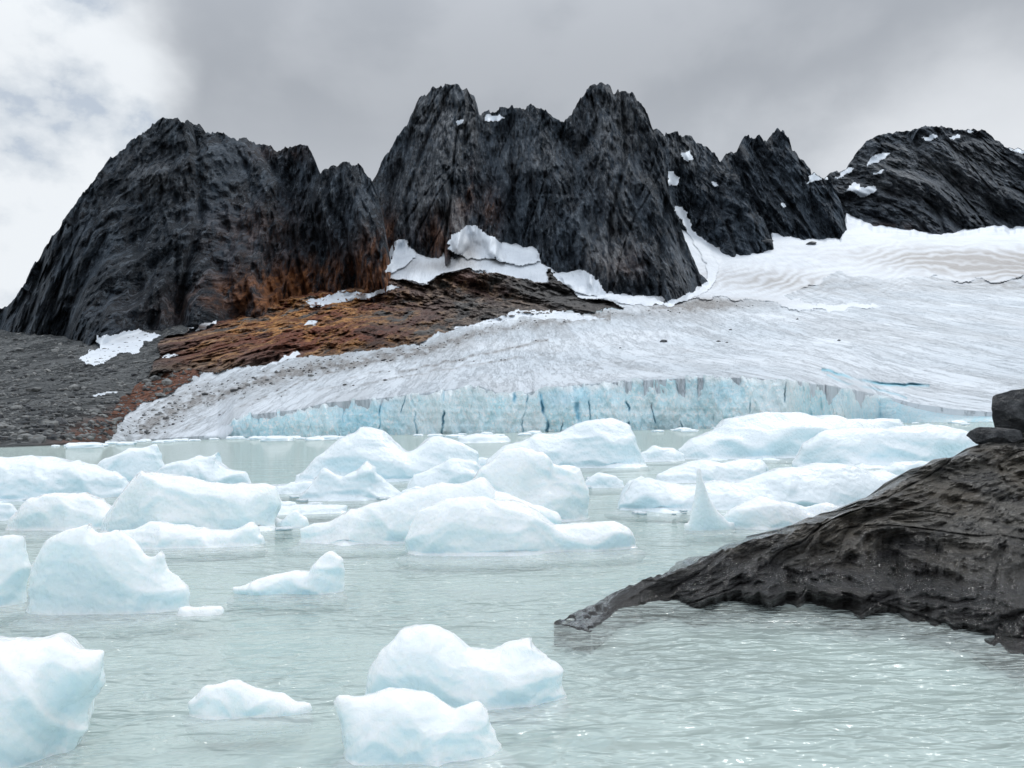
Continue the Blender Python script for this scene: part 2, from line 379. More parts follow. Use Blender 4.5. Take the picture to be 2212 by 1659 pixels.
for i,(xa,ya,xb,yb_,ww,am) in enumerate([(520,878,760,790,1.8,.7),(600,862,900,782,1.7,.6),(470,900,640,822,2.0,.7),(780,838,1040,776,1.6,.55),(400,925,540,850,2.0,.7),(960,800,1340,742,1.5,.5),(1100,812,1500,756,1.4,.4)]):
    line2=line2+np.exp(-((py-(ya+(px-xa)*(yb_-ya)/(xb-xa)+vn(px/22,i*3.3,0,8)*5+vn(px/7,i,0,8)*1.5))/ww)**2)*((px>xa)&(px<xb))*am*np.clip(.6+vn(px/15,i,5,8),0,1)
edge3=np.exp(-((py-(pl([(300,935),(420,870),(600,812),(900,760),(1060,712),(1300,682)])(px)+vn(px/18,4,2,8)*6))/10)**2)*((px>300)&(px<1320))*.9
dirt=blob(px,py,330,915,140,45,-35)*.8+blob(px,py,560,825,190,28,-14)*.55+blob(px,py,820,770,230,18,-9)*.6+lineM*1.0+line2+edge3+blob(px,py,1480,662,90,16,0)*1.2+blob(px,py,1290,675,170,10,4)*.7
dirt=dirt*(.65+.5*fbm(px/10,py/5,0,4,46))
cur1=py-568-((px-2060)/170)**2*14+fbm(px/110,py/50,0,4,44)*20
stripe=.5+.5*np.sin(cur1*.5+fbm(px/30,py/8,0,3,45)*1.2)
bandm=(blob(px,py,1680,608,180,26,2)*.9+blob(px,py,2060,564,230,28,3)*1.2+blob(px,py,2220,570,160,30)*.9+blob(px,py,2200,618,280,16)*.8)*(.4+.6*stripe)+blob(px,py,1560,655,120,12)*.8
ap=blob(px,py,1015,540,32,38,20)*.9+blob(px,py,950,575,60,16)*.7+blob(px,py,880,565,20,26,25)*.4
T[...,1]=np.clip(np.where(reg==4,ap,dirt+np.where(reg==3,bandm,bandm*.8)),0,1)
T[...,2]=np.where(reg==0,crev,0)
T[...,2]=np.where(reg==2,np.clip(blob(px,py,1190,635,130,26,12)*1.2+blob(px,py,860,690,70,50)*.5,0,.9),T[...,2])
Tall=np.concatenate([T[:1],T,T[-1:]],0)
Fg=gridfaces(Vall.shape[0],Vall.shape[1])
rg=np.concatenate([reg[:1],reg],0)[:, :-1]
VV=Vall.reshape(-1,3); TT=Tall.reshape(-1,3)
def cut(mask,name,mat,smooth=True):
    v,f,a=compact(VV,Fg[mask],TT); o=link(name,mesh_from(name,v,f,mat,smooth,a),kind='structure'); return o
glacier=cut(rg==0,'glacier',M_gl); scree=cut(rg==1,'scree_slope',M_scree,False); hill=cut(rg==2,'rocky_foothill',M_foot,False); snowf=cut(rg==3,'snowfield',M_snow)
ap_o=cut(rg==4,'snow_apron',M_snow)
# loose stones
def stones(name,pts,sizes,label,cat):
    bm=bmesh.new(); bmesh.ops.create_icosphere(bm,subdivisions=1,radius=1); bv=np.array([v.co[:] for v in bm.verts]); bf=np.array([[v.index for v in f.verts] for f in bm.faces]); bm.free()
    rs=np.random.RandomState(3); VA=[];FA=[]
    for i,(p,s) in enumerate(zip(pts,sizes)):
        q=bv*(1+rs.uniform(-.3,.3,(len(bv),1)))*np.array([rs.uniform(.8,1.5),rs.uniform(.8,1.3),rs.uniform(.5,.9)])*s
        VA.append(q+p+np.array([0,0,s*.15])); FA.append(bf+i*len(bv))
    o=link(name,mesh_from(name,np.concatenate(VA),np.concatenate(FA),M_st,False),kind='stuff',label=label,cat=cat)
rs=np.random.RandomState(11)
m1=np.argwhere((reg==1)&(px>-60)&(px<480)&(over<=0)&(tt>.02)); sel=m1[rs.choice(len(m1),2200,replace=False)]
stones('scree_stones',V[sel[:,0],sel[:,1]],.38*rs.lognormal(0,.6,2200).clip(.4,6),'loose grey stones strewn over the scree slope at far left','stones')
m2=np.argwhere((reg==0)&(T[...,1]>.35)&(px>250)&(px<1700)&(over<=0)&(tt>.03)); sel=m2[rs.choice(len(m2),700,replace=False)]
stones('debris_stones',V[sel[:,0],sel[:,1]],.28*rs.lognormal(0,.5,700).clip(.4,4),'dark rock debris scattered on the dirty glacier margin','stones')
# ---------------- ice cliff ----------------
cc=np.concatenate([np.arange(470,2216,1.4),np.arange(2216,2950,8.)]); NC=80
px=np.broadcast_to(cc,(NC,len(cc))).copy(); tt=np.linspace(-.12,1,NC)[:,None]
yb=waterline(cc); yt=clifftop(cc)+topjag(cc)
py=yb+(yt-1.0-yb)*tt
Dc=Dfront(px)
xw=(px-1106)/F*Dc; zw=(yb-py)/F*Dc
hgt=np.clip((yb-yt)/100,0.05,1)
lean=np.clip(tt,0,1)**2.5*3.0
right=np.clip((px-1900)/150,0,1)
crk=0
rc=random.Random(5)
for cx,wd in [(560,2),(612,1.5),(668,2),(735,1.5),(818,2),(862,1.5),(905,2),(958,3),(1038,2),(1108,5),(1128,2),(1186,4),(1215,1.5),(1254,6),(1275,2),(1356,3),(1420,1.5),(1475,1.5),(1545,1.5),(1612,1.5),(1690,1.5),(1760,1.5),(1835,1.5)]:
    ln=rc.uniform(-.25,.2); x0=cx+ln*(yb-py)+vn(py/24,cx,0,7)*4+vn(py/6,cx,0,8)*1
    crk=crk+np.exp(-((px-x0)/(wd*.7))**2)*np.clip(.5+vn(py/22,cx,3,9)*1.3,0,1)*(1 if wd>2 else .6)
crk=np.clip(crk,0,1)
strata=vn(xw/60,zw/1.1+xw/20,0,36)*.2
relc=(trif(xw/9,zw/28,4,131,.55,.2)*6.5+trif(xw/2.6,zw/6,3,132,.55,.3,ab=True)*1.0+fbm(xw/2,zw/3,0,4,35)*.4+crk*2.0+strata)*hgt
Dd=Dc+relc*(1-.6*right)+lean+right*np.clip(tt,0,1)*5
V=P(px,py,Dd)
T=np.zeros(px.shape+(3,))
T[...,2]=np.clip(crk*.65+np.clip(fbm(xw/12,zw/9,3,3,38)-.1,0,1)*.35,0,1)
T[...,0]=np.clip(np.clip((tt-.86+fbm(xw/3,0,0,2,39)*.08)*9,0,1)*.7,0,1)
T[...,1]=np.clip(blob(px,py,520,930,40,26)*.3,0,.5)
top=V[-1].copy(); top[:,1]+=9; top[:,0]*=1+9/V[-1][:,1]; top[:,2]+=.2
bot=V[0].copy(); bot[:,2]=-4
V=np.concatenate([bot[None],V,top[None]],0); T=np.concatenate([T[:1],T,T[-1:]],0)
link('ice_cliff',mesh_from('ice_cliff',V,gridfaces(V.shape[0],V.shape[1]).reshape(-1,4),M_cliff,False,T),kind='structure')
# ---------------- mountains ----------------
def mountain(name,ridge,foot,x0,x1,dD,seed,mat,orange=None,grey=None,extra=0,jag=5,step=1.9,amp=1.0,skew=.25,st=1.0):
    r=pl(ridge); ft=pl(foot)
    c=np.arange(x0,x1+step,step); n=280
    jf=(cells(c/17,c*0+seed,seed+31)[0]*jag*1.4+tri(c/8,seed,seed+37)*jag*.8+tri(c/3.5,seed,seed+38)*jag*.45)
    rid=r(c)-fbm(c/16,seed,0,4,seed,.6)*jag*.4-jf
    base=ft(c)+45
    t=np.linspace(0,1,n)[:,None]
    px=np.broadcast_to(c,(n,len(c))).copy(); py=base+(rid-base)*t
    k=np.ones(41)/41
    df=D0(c,ft(c)); df=np.convolve(np.pad(df,20,'edge'),k,'valid')+extra
    hpx=base-rid; 
    D=df+18+dD*(t**1.25)*np.clip(hpx/400,.15,1.3)
    b=P(px,py,D); X,Y,Z=b[...,0],b[...,1],b[...,2]
    w=fbm(X/110,Z/160,seed,3,seed+1)*8
    sl=X+Z*skew+w
    a=trif(sl/95,Z/(340*st),3,seed+2,.5,.12,ab=True)*62
    a=a+trif(sl/40,Z/(190*st),5,seed+20,.64,.18)*68
    a=a+trif((X-Z*skew*.6)/24,Z/(100*st),4,seed+40,.64,.3,ab=True)*26
    q=(Z+fbm(X/50,Z/40,seed,3,seed+90)*26+X*.18)/(46*st**.5); fr=q-np.floor(q); a=a+(np.minimum(fr/.8,(1-fr)/.2)-.5)*8*np.clip(vn(X/70,Z/70,seed,seed+91)+.4,0,1)
    g1=np.abs(tri(sl/36,Z/(260*st),seed+70)); g2=np.abs(tri((X+Z*(skew-.3)+w)/19,Z/(110*st),seed+71))
    a=a-np.exp(-(g1/.08)**2)*20-np.exp(-(g2/.08)**2)*7
    a=a+fbm(X/4,Z/6,seed,4,seed+5,.7)*3.5
    D2=D-a*amp*(1.2-t*.4)*np.clip(hpx/140,.12,1)
    V=P(px,py,D2)
    T=np.zeros(px.shape+(3,))
    if orange: T[...,0]=np.clip(sum(blob(px,py,*o[:5])*o[5] for o in orange),0,1)
    if grey: T[...,1]=np.clip(sum(blob(px,py,*o[:5])*o[5] for o in grey),0,1)
    rows=[V]
    last=V[-1]
    for dy,dz in ((14,-3),(60,-40),(160,-150),(300,-320)):
        q=last.copy(); q[:,1]+=dy; q[:,2]=np.maximum(q[:,2]+dz+vn(c/8,dy,0,seed)*6*(dy>20),-5); rows.append(q[None])
    V=np.concatenate(rows,0); T=np.concatenate([T]+[T[-1:]]*4,0)
    return link(name,mesh_from(name,V,gridfaces(V.shape[0],V.shape[1]).reshape(-1,4),mat,False,T),kind='structure')
foot0=[(-900,730),(0,712),(120,728),(200,738),(300,716),(430,700),(500,672),(600,650),(700,636),(800,625),(900,612)]
mountain('mountain',[(-800,820),(-300,760),(0,668),(25,652),(60,600),(100,525),(150,462),(200,388),(240,342),(300,292),(345,260),(370,254),(400,258),(430,274),(445,286),(470,283),(520,300),(570,315),(600,322),(640,314),(665,320),(680,350),(692,382),(702,366),(730,355),(755,349),(780,360),(800,388),(815,420),(826,470),(834,530),(840,600)],foot0,-800,842,150,101,M_mt,
  orange=[(640,625,200,50,-8,1.5),(815,575,36,70,0,1.0),(560,500,100,60,0,.25),(610,330,60,20,0,.25)],grey=[(330,380,90,60,0,.35),(120,640,90,80,0,.15)],extra=-10,skew=.22)
mountain('mountain',[(760,470),(806,384),(830,345),(860,295),(890,245),(905,217),(925,197),(945,187),(980,186),(1010,195),(1030,220),(1035,245),(1060,240),(1100,232),(1150,227),(1175,236),(1192,252),(1218,266),(1228,258),(1245,230),(1265,195),(1285,180),(1300,175),(1318,188),(1325,205),(1335,194),(1365,197),(1385,220),(1395,240),(1408,275),(1420,305),(1438,355),(1448,425),(1468,485),(1490,545),(1508,585),(1528,612),(1536,640)],
  [(760,560),(850,528),(920,560),(975,520),(1020,486),(1090,524),(1165,545),(1240,592),(1300,625),(1430,645),(1540,630)],760,1537,190,205,M_mt,
  orange=[(840,530,25,60,0,1.0),(950,510,40,50,0,.7),(1005,430,16,50,10,.7),(1340,570,50,40,0,.3),(1060,460,24,50,0,.35)],grey=[(960,260,60,70,-30,.9),(1330,300,60,110,0,.7),(1320,540,45,60,0,.9),(990,480,30,40,0,.9),(900,420,50,80,0,.5),(1480,560,30,60,0,.5),(1150,330,80,50,0,.3)],skew=-.12)
mountain('mountain',[(1370,330),(1400,290),(1420,280),(1440,290),(1470,285),(1500,300),(1530,320),(1560,346),(1590,380),(1620,430),(1650,480),(1668,515),(1674,555)],
  [(1370,470),(1450,470),(1500,505),(1560,528),(1600,552),(1674,552)],1370,1675,150,307,M_mt,extra=10,jag=6,amp=.8,grey=[(1480,330,60,30,20,.6)],skew=-.25,st=.7)
mountain('mountain',[(1500,400),(1540,366),(1562,344),(1590,327),(1615,295),(1630,295),(1650,300),(1665,288),(1690,285),(1700,295),(1720,330),(1735,350),(1755,370),(1780,380),(1800,400),(1815,435),(1828,485),(1836,525)],
  [(1500,530),(1660,520),(1720,525),(1836,524)],1500,1837,190,411,M_mt,extra=40,jag=7,amp=.8,skew=.1,st=.7)
mountain('mountain',[(1740,440),(1780,385),(1800,372),(1830,362),(1850,334),(1870,304),(1900,292),(1950,284),(2000,274),(2030,272),(2060,278),(2110,279),(2130,284),(2150,303),(2170,315),(2212,321),(2400,330),(2700,390),(2950,430)],
  [(1740,480),(1820,476),(1870,500),(2000,517),(2120,505),(2212,505),(2600,505),(2950,515)],1740,2950,330,517,M_mt4,extra=90,jag=3,amp=.75,grey=[(2000,360,200,50,-8,.7),(2100,430,150,60,0,.3)],orange=[(1920,495,50,12,0,.5)],skew=-.05,st=.4)
# ---------------- snow patches ----------------
bpy.context.view_layer.update(); dg=bpy.context.evaluated_depsgraph_get()
def biggest(m):
    lab=np.zeros(m.shape,int); best=0;bl=0;cur=0
    for s in zip(*np.nonzero(m)):
        if lab[s]: continue
        cur+=1; st=[s]; lab[s]=cur; cnt=0
        while st:
            i,j=st.pop(); cnt+=1
            for a,b in ((i+1,j),(i-1,j),(i,j+1),(i,j-1)):
                if 0<=a<m.shape[0] and 0<=b<m.shape[1] and m[a,b] and not lab[a,b]: lab[a,b]=cur; st.append((a,b))
        if cnt>best: best=cnt; bl=cur
    return lab==bl
def drape(name,poly,label,off=4.0,dirty=0,kind=None,group=None,edge=4,step=1.8):
    xs=[p[0] for p in poly]; ys=[p[1] for p in poly]
    gx=np.arange(min(xs)-6,max(xs)+6,step); gy=np.arange(max(ys)+6,min(ys)-6,-step)
    PX,PY=np.meshgrid(gx,gy)
    m=inpoly(PX+fbm(PX/12,PY/9,1,3,61)*edge*1.3,PY+fbm(PX/12,PY/9,8,3,62)*edge,poly)
    r=rays(PX,PY); Dp=np.full(PX.shape,np.nan)
    for i,j in zip(*np.nonzero(m)):
        d=Vector(r[i,j]); L=d.length
        ok,loc,nn,ii,ob,mm=scene.ray_cast(dg,Vector((0,0,CZ)),d/L)
        if ok and loc.y>100: Dp[i,j]=loc.y
    m&=~np.isnan(Dp)
    if m.sum()<6: print('EMPTY',label); return
    Q=Dp.copy(); 
    for _ in range(3):
        pad=np.pad(Q,1,constant_values=np.nan)
        st=np.stack([pad[a:a+Q.shape[0],b:b+Q.shape[1]] for a in range(3) for b in range(3)])
        w=~np.isnan(st); Q2=np.where(w,st,0).sum(0)/np.maximum(w.sum(0),1); Q=np.where(m,Q2,np.nan)
    Q=np.where(m,Q,0)-off
    V=P(PX,PY,Q).reshape(-1,3)
    fc=gridfaces(*PX.shape); mm=m[:-1,:-1]&m[1:,:-1]&m[:-1,1:]&m[1:,1:]
    if mm.sum()<3: return
    mm=biggest(mm)
    T=np.zeros((V.shape[0],3)); T[:,1]=dirty
    if 'cone' in label: T[:,1]=(blob(PX,PY,1015,542,26,34,20)*.8+blob(PX,PY,985,560,20,14)*.4).ravel()
    v,f,a=compact(V,fc[mm],T)
    me=mesh_from(name,v,f,M_snow,True,a)
    return link(name,me,kind=kind,label=label,cat='snow patch' if not kind else None,group=group)
S=[
 ([(1866,362),(1885,338),(1925,325),(1922,332),(1895,352)],'slanting snow streak on the left shoulder of the far right mountain'),
 ([(1822,412),(1845,392),(1870,405),(1897,402),(1892,418),(1862,427),(1840,413)],'white forked snow patch below the shoulder of the far right mountain'),
 ([(1798,388),(1826,364),(1852,360),(1832,378)],'snow patch at the notch left of the far right mountain'),
 ([(1885,378),(1898,366),(1918,362),(1905,374)],'small snow dab between two larger patches on the far right mountain'),
 ([(1988,300),(2010,289),(2032,296),(2008,305)],'small snow patch below the flat summit of the far right mountain'),
 ([(2044,302),(2068,287),(2078,294),(2058,305)],'thin snow patch right of another below the far right summit'),
 ([(2085,285),(2100,280),(2108,285),(2090,290)],'tiny snow spot highest on the far right summit'),
 ([(2146,305),(2170,314),(2212,322),(2216,334),(2180,322),(2150,312)],'snow cap along the ridge at the right edge of the photo'),
 ([(1738,400),(1752,372),(1786,380),(1790,386),(1760,392)],'white snow patch on the right shoulder of the double pointed peak'),
 ([(1684,440),(1694,436),(1702,446),(1692,450)],'tiny snow spot in the middle of the double pointed peak'),
 ([(1468,330),(1488,326),(1504,344),(1482,347)],'snow patch near the top of the dark peak right of the main summit'),
 ([(1440,372),(1456,370),(1472,384),(1462,400),(1440,400)],'bright snow patch wedged beside the right wall of the main peak'),
 ([(1536,390),(1548,390),(1556,402),(1542,404)],'small snow spot on the right flank of the dark peak'),
 ([(1046,258),(1050,246),(1078,248),(1092,254),(1068,264)],'snow strip on the saddle between the twin summits'),
 ([(984,262),(1004,256),(1000,268),(986,272)],'small snow scrap below the left summit of the twin peaks'),
 ([(168,772),(214,748),(204,726),(250,722),(290,711),(355,722),(330,736),(312,738),(300,768),(262,762),(225,786),(190,788)],'large angular snow patch lying on the grey scree slope'),
 ([(414,720),(440,698),(478,688),(462,700),(430,716)],'thin snow strip at the left foot of the rusty outcrop'),
 ([(190,854),(250,842),(268,834),(264,844),(215,856)],'small snow strip low on the grey scree slope'),
 ([(656,650),(700,640),(740,628),(802,632),(848,612),(860,624),(802,642),(745,652),(704,664),(672,664)],'long snow strip above the orange rusty rocks'),
 ([(652,706),(668,692),(692,690),(682,700)],'small snow dab in the middle of the rusty rocks'),
 ([(436,950),(452,932),(484,916),(504,920),(500,936),(488,948)],'white snow mound on the shore left of the ice cliff'),
 ([(925,717),(1010,704),(1060,690),(1118,668),(1220,672),(1290,684),(1330,694),(1200,692),(1130,688),(1050,706)],'curved snow bank along the foot of the brown foothill'),
 ([(500,806),(560,796),(640,755),(652,764),(600,788),(540,806)],'snow wedge under the left end of the brown foothill'),
 ([(1200,590),(1232,594),(1262,584),(1290,606),(1312,632),(1420,644),(1442,656),(1400,662),(1300,648),(1236,628)],'white snow bank at the foot of the main rock wall'),
 ([(340,775),(372,760),(390,762),(365,778)],'tiny snow strip left of the brown outcrop on the scree'),
 ([(832,590),(846,545),(856,518),(874,514),(900,552),(880,572),(850,592)],'snow tongue climbing left of the brown rock rib under the twin summits'),
 ([(968,540),(972,506),(1020,484),(1050,502),(1090,526),(1128,540),(1160,540),(1170,566),(1130,574),(1060,560),(1010,560)],'tall snow cone rising to a point under the central wall'),
 ([(1452,446),(1478,446),(1496,490),(1530,530),(1552,570),(1552,600),(1535,625),(1500,645),(1440,664),(1430,655),(1500,630),(1526,606),(1525,575),(1490,510)],'narrow snow gully curving down the right edge of the main wall'),
]
for p,l in S: drape('snow_patch',p,l,off=7.0 if p[0][1]<640 else 3)
# ---------------- icebergs ----------------
def lobe(prof,by,k,under=.55,pw=1.0,lean=0,n=64,m=20):
    a=np.array(prof,float); x0,x1=a[0,0],a[-1,0]
    u=np.linspace(0,1,n); xs=x0+(x1-x0)*u; ys=np.interp(xs,a[:,0],a[:,1])
    xm=(x0+x1)/2; Df=float(wdepth(xm,by)); wd=(x1-x0)/2/F*Df; d=k*wd; Dr=Df+d*.92
    R_=P(xs,ys,np.full(n,Dr)); Zt=np.maximum(R_[:,2],Df*.009); Xc=R_[:,0]; zm=Zt.max()
    s=np.sqrt(np.clip(1-np.abs(2*u-1)**3.5,0,1))
    dl=d*(.45+.55*np.clip(Zt/zm,0,1)**.6)*np.clip(s,.25,1)
    ph=np.linspace(0,math.pi,m)
    V=[]; xc0=Xc.mean()
    ld=min(.07,zm*.2)
    for i in range(n):
        ring=[]
        for p in ph:
            zz=Zt[i]*max(math.sin(p),0)**pw; ring.append((Xc[i]+lean*zz,Dr-math.cos(p)*dl[i],zz))
        ring.append((xc0+(Xc[i]-xc0)*1.05,Dr+dl[i]*1.2,-ld)); ring.append((Xc[i],Dr+dl[i]*.8,-zm*under)); ring.append((Xc[i],Dr-dl[i]*1.1,-zm*under-ld)); ring.append((xc0+(Xc[i]-xc0)*1.14,Dr-dl[i]*(1.65),-ld))
        V.append(ring)
    V=np.array(V); r=V.shape[1]
    Fc=[]
    for i in range(n-1):
        for j in range(r):
            a0=i*r+j; b0=i*r+(j+1)%r; Fc.append((a0,b0,b0+r,a0+r))
    caps=[tuple(range(r-1,-1,-1)),tuple(range((n-1)*r,n*r))]
    return V.reshape(-1,3),Fc,caps,Df,zm
def iceberg(label,lobes,seed,mat=None,group=None,name='iceberg',amp=1.0):
    verts=[];faces=[];Dm=0;zz=0
    for lb in lobes:
        prof,by,k=lb[:3]
        v,f,c,Df,zm=lobe(prof,by,k,*(lb[3:]))
        o=len(verts); verts+= [tuple(q) for q in v]; faces+=[tuple(i+o for i in q) for q in f+c]; Dm=Df if not Dm else min(Dm,Df); zz=max(zz,zm)
    me=bpy.data.meshes.new(name); me.from_pydata(verts,[],faces); me.update()
    o=bpy.data.objects.new('tmp',me); COL.objects.link(o)
    pin='pinnacle' in label and 'upright' in label
    vs=max(Dm*.0025,.010)*(.55 if pin else 1)
    if pin: amp=.15
    if 'towers' in label and name=='iceberg': amp=.6
    md=o.modifiers.new('r','REMESH'); md.mode='VOXEL'; md.voxel_size=vs
    sm=o.modifiers.new('s','SMOOTH'); sm.iterations=3; sm.factor=.5
    dgi=bpy.context.evaluated_depsgraph_get(); me2=bpy.data.meshes.new_from_object(o.evaluated_get(dgi))
    bpy.data.objects.remove(o); bpy.data.meshes.remove(me)
    n=len(me2.vertices); cv=np.empty(n*3,np.float32); nv=np.empty(n*3,np.float32)
    me2.vertices.foreach_get('co',cv); me2.vertex_normals.foreach_get('vector',nv); cv=cv.reshape(-1,3).astype(float); nv=nv.reshape(-1,3)
    L=zz*1.1; q=cv+seed*3.7
    q1=q+np.stack([fbm(q[:,0]/L,q[:,1]/L,q[:,2]/L,2,s) for s in (71,72,73)],-1)*L*.3
    U=(q1[:,0]+.6*q1[:,1])/L; Vv=(q1[:,2]*1.3+.45*q1[:,1]+.15*q1[:,0])/L
    _,k1=cells(U/.95,Vv/.7,210+seed); _,k2=cells(U/.36,Vv/.28,250+seed); _,k3=cells(U/.12,Vv/.09,290+seed)
    dp=ridged(q1[:,0]/L/1.3,q1[:,1]/L/1.3,q1[:,2]/L/1.0,1,74,.45)*.11+(np.minimum(k1,.7)-.25)*.17+(np.minimum(k2,.7)-.2)*.042+(np.minimum(k3,.6)-.2)*.012+fbm(q[:,0]/L/.08,q[:,1]/L/.08,q[:,2]/L/.08,3,76)*.005-.02
    up=np.clip(1.0-nv[:,2]*.3,0,1)*np.clip((cv[:,2]+.25*zz)/(.25*zz),.05,1)
    cv=cv+nv*(dp*L*amp*up)[:,None]
    c0=Vector((cv[:,0].mean(),cv[:,1].mean(),0))
    cv=cv-np.array(c0)
    me2.vertices.foreach_set('co',cv.astype(np.float32).ravel()); me2.update()
    me2.polygons.foreach_set('use_smooth',np.ones(len(me2.polygons),bool))
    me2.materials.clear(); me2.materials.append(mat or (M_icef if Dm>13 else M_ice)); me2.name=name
    ob=link(name,me2,label=label,cat='iceberg' if name=='iceberg' else 'ice chunk',group=group); ob.location=c0
    return ob
I=[
 ('long flat topped white iceberg farthest right, below the ice cliff',[([(1455,965),(1490,945),(1540,932),(1568,908),(1640,897),(1720,895),(1790,900),(1850,912),(1900,930)],990,.45),([(1790,925),(1820,903),(1870,903),(1940,908),(1948,925)],968,.5)]),
 ('blocky pale blue iceberg behind the top of the black shore rock',[([(1722,995),(1740,965),(1772,938),(1830,926),(1900,925),(2000,922),(2075,926),(2100,950),(2105,985)],1008,.4,.55,.7)]),
 ('low white iceberg with two humps just behind the long blue one',[([(1420,1025),(1480,1003),(1520,993),(1560,1002),(1600,992),(1645,994),(1655,1012)],1042,.4)]),
 ('long low blue iceberg reaching behind the shore rock',[([(1345,1085),(1365,1045),(1400,1025),(1440,1040),(1520,1045),(1590,1045),(1680,1012),(1760,999),(1850,1008),(1920,1025),(1990,1045)],1100,.28),([(1338,1070),(1355,1035),(1385,1022),(1420,1040),(1440,1075)],1098,.5)]),
 ('small rounded iceberg touching the slope of the shore rock',[([(1900,1015),(1930,996),(1980,992),(2020,996),(2040,1010)],1030,.5)]),
 ('thin upright ice pinnacle rising like a fin from the water',[([(1478,1142),(1490,1122),(1498,1086),(1503,1044),(1505,1008),(1513,1008),(1521,1040),(1534,1078),(1548,1102),(1570,1124),(1588,1142)],1146,.28)]),
 ('low white iceberg between the ice pinnacle and the shore rock',[([(1562,1120),(1598,1088),(1640,1075),(1695,1084),(1740,1100),(1785,1086),(1816,1098),(1830,1125)],1142,.35)]),
 ('tall white rounded iceberg in the middle below the ice cliff',[([(1055,995),(1090,965),(1150,945),(1200,930),(1238,908),(1290,906),(1330,911),(1356,920),(1368,950),(1385,990),(1388,1006)],1012,.4)]),
 ('flat white ice floe right of the tall rounded iceberg',[([(1372,980),(1410,963),(1450,966),(1478,985)],997,.5)]),
 ('wide humped iceberg with a steep left peak behind the small pointed one',[([(640,1032),(695,992),(750,943),(788,924),(830,928),(852,952),(880,972),(930,945),(978,944),(1010,958),(1042,976),(1044,1010)],1040,.36)]),
 ('small iceberg with a sharp central point, left of centre',[([(648,1068),(680,1042),(700,1016),(742,1034),(778,1014),(795,988),(812,1022),(850,1044),(884,1068)],1080,.32)]),
 ('rounded iceberg tucked between the humped and the tall central one',[([(882,1050),(892,1022),(930,1004),(980,990),(1030,995),(1050,1030)],1060,.5)]),
 ('tall square shouldered iceberg in the centre of the lake',[([(1008,1060),(1040,1010),(1090,974),(1140,976),(1182,984),(1190,1006),(1230,1000),(1260,1004),(1272,1040),(1274,1090),(1266,1120)],1128,.4,.55,.8)]),
 ('spear shaped iceberg pointing left in the centre',[([(645,1142),(720,1116),(780,1096),(860,1072),(940,1052),(1000,1047),(1040,1036),(1066,1070),(1120,1090),(1200,1110)],1172,.22)]),
 ('foremost of the central icebergs, humped left with a low right tail',[([(888,1135),(903,1100),(960,1081),(1040,1078),(1110,1082),(1160,1106),(1200,1132),(1250,1128),(1330,1127),(1358,1143),(1362,1180)],1196,.27)]),
 ('pale blue iceberg at the left edge, farthest back on that side',[([(-220,1010),(-100,995),(0,988),(100,988),(200,1002),(250,1014),(278,1034),(280,1072)],1082,.3,.55,.7)]),
 ('peaked iceberg rising behind the pale blue one at left',[([(190,1020),(215,994),(250,978),(300,964),(344,954),(354,1000),(358,1020)],1045,.4)]),
 ('sloping white iceberg with an upturned right horn, back left',[([(330,1030),(360,1002),(400,992),(440,986),(474,969),(482,1000),(530,1030),(556,1050)],1068,.35)]),
 ('large smooth iceberg with blue flank, left of centre',[([(225,1110),(255,1070),(298,1028),(340,1014),(400,1020),(450,1038),(500,1048),(560,1044),(602,1052),(610,1090),(596,1138)],1150,.35,.55,.7)]),
 ('rounded iceberg joined to the left of the large smooth one',[([(10,1125),(55,1084),(110,1064),(160,1063),(210,1078),(250,1100),(275,1130)],1145,.4)]),
 ('low ice shelf in front of the large smooth iceberg',[([(240,1150),(330,1130),(400,1133),(460,1145),(500,1148),(545,1123),(562,1150),(568,1175)],1184,.28)]),
 ('ragged grey white iceberg at the left edge, beside the jagged block',[([(-160,1200),(-60,1165),(0,1152),(50,1148),(86,1152),(92,1190),(80,1240),(62,1290)],1312,.4)]),
 ('wide iceberg block with jagged right towers, front left',[([(46,1290),(62,1220),(98,1166),(140,1138),(200,1116),(216,1142),(262,1132),(300,1160),(328,1196),(346,1174),(362,1182),(374,1226),(392,1234),(404,1300)],1328,.30,.55,.85)]),
 ('little ice floe with a raised right knob, floating alone',[([(502,1270),(560,1250),(620,1240),(672,1238),(690,1206),(715,1191),(738,1212),(740,1262)],1284,.26)]),
 ('big glassy iceberg cut by the lower left corner of the photo',[([(-380,1480),(-200,1405),(0,1376),(50,1380),(90,1398),(130,1404),(168,1412),(176,1450),(160,1540),(140,1600)],1690,.75,.55,1.5,.42)]),
 ('two humped iceberg in the foreground, farther of the touching pair',[([(798,1500),(802,1440),(822,1405),(870,1366),(930,1358),(975,1372),(1008,1406),(1060,1402),(1106,1380),(1148,1364),(1174,1405),(1198,1442),(1208,1500)],1532,.40,.55,.9,.03)]),
 ('rounded iceberg nearest the camera at the bottom centre',[([(730,1512),(744,1494),(790,1496),(850,1493),(930,1504),(990,1534),(1044,1520),(1092,1572),(1102,1630)],1648,.42,.55,1.1,-.12)]),
 ('thin pale ice plate floating left of the foreground pair',[([(412,1518),(440,1484),(500,1468),(550,1486),(610,1504),(670,1538)],1550,.28)]),
]
for i,(lb,lo) in enumerate(I): iceberg(lb,lo,i+1)
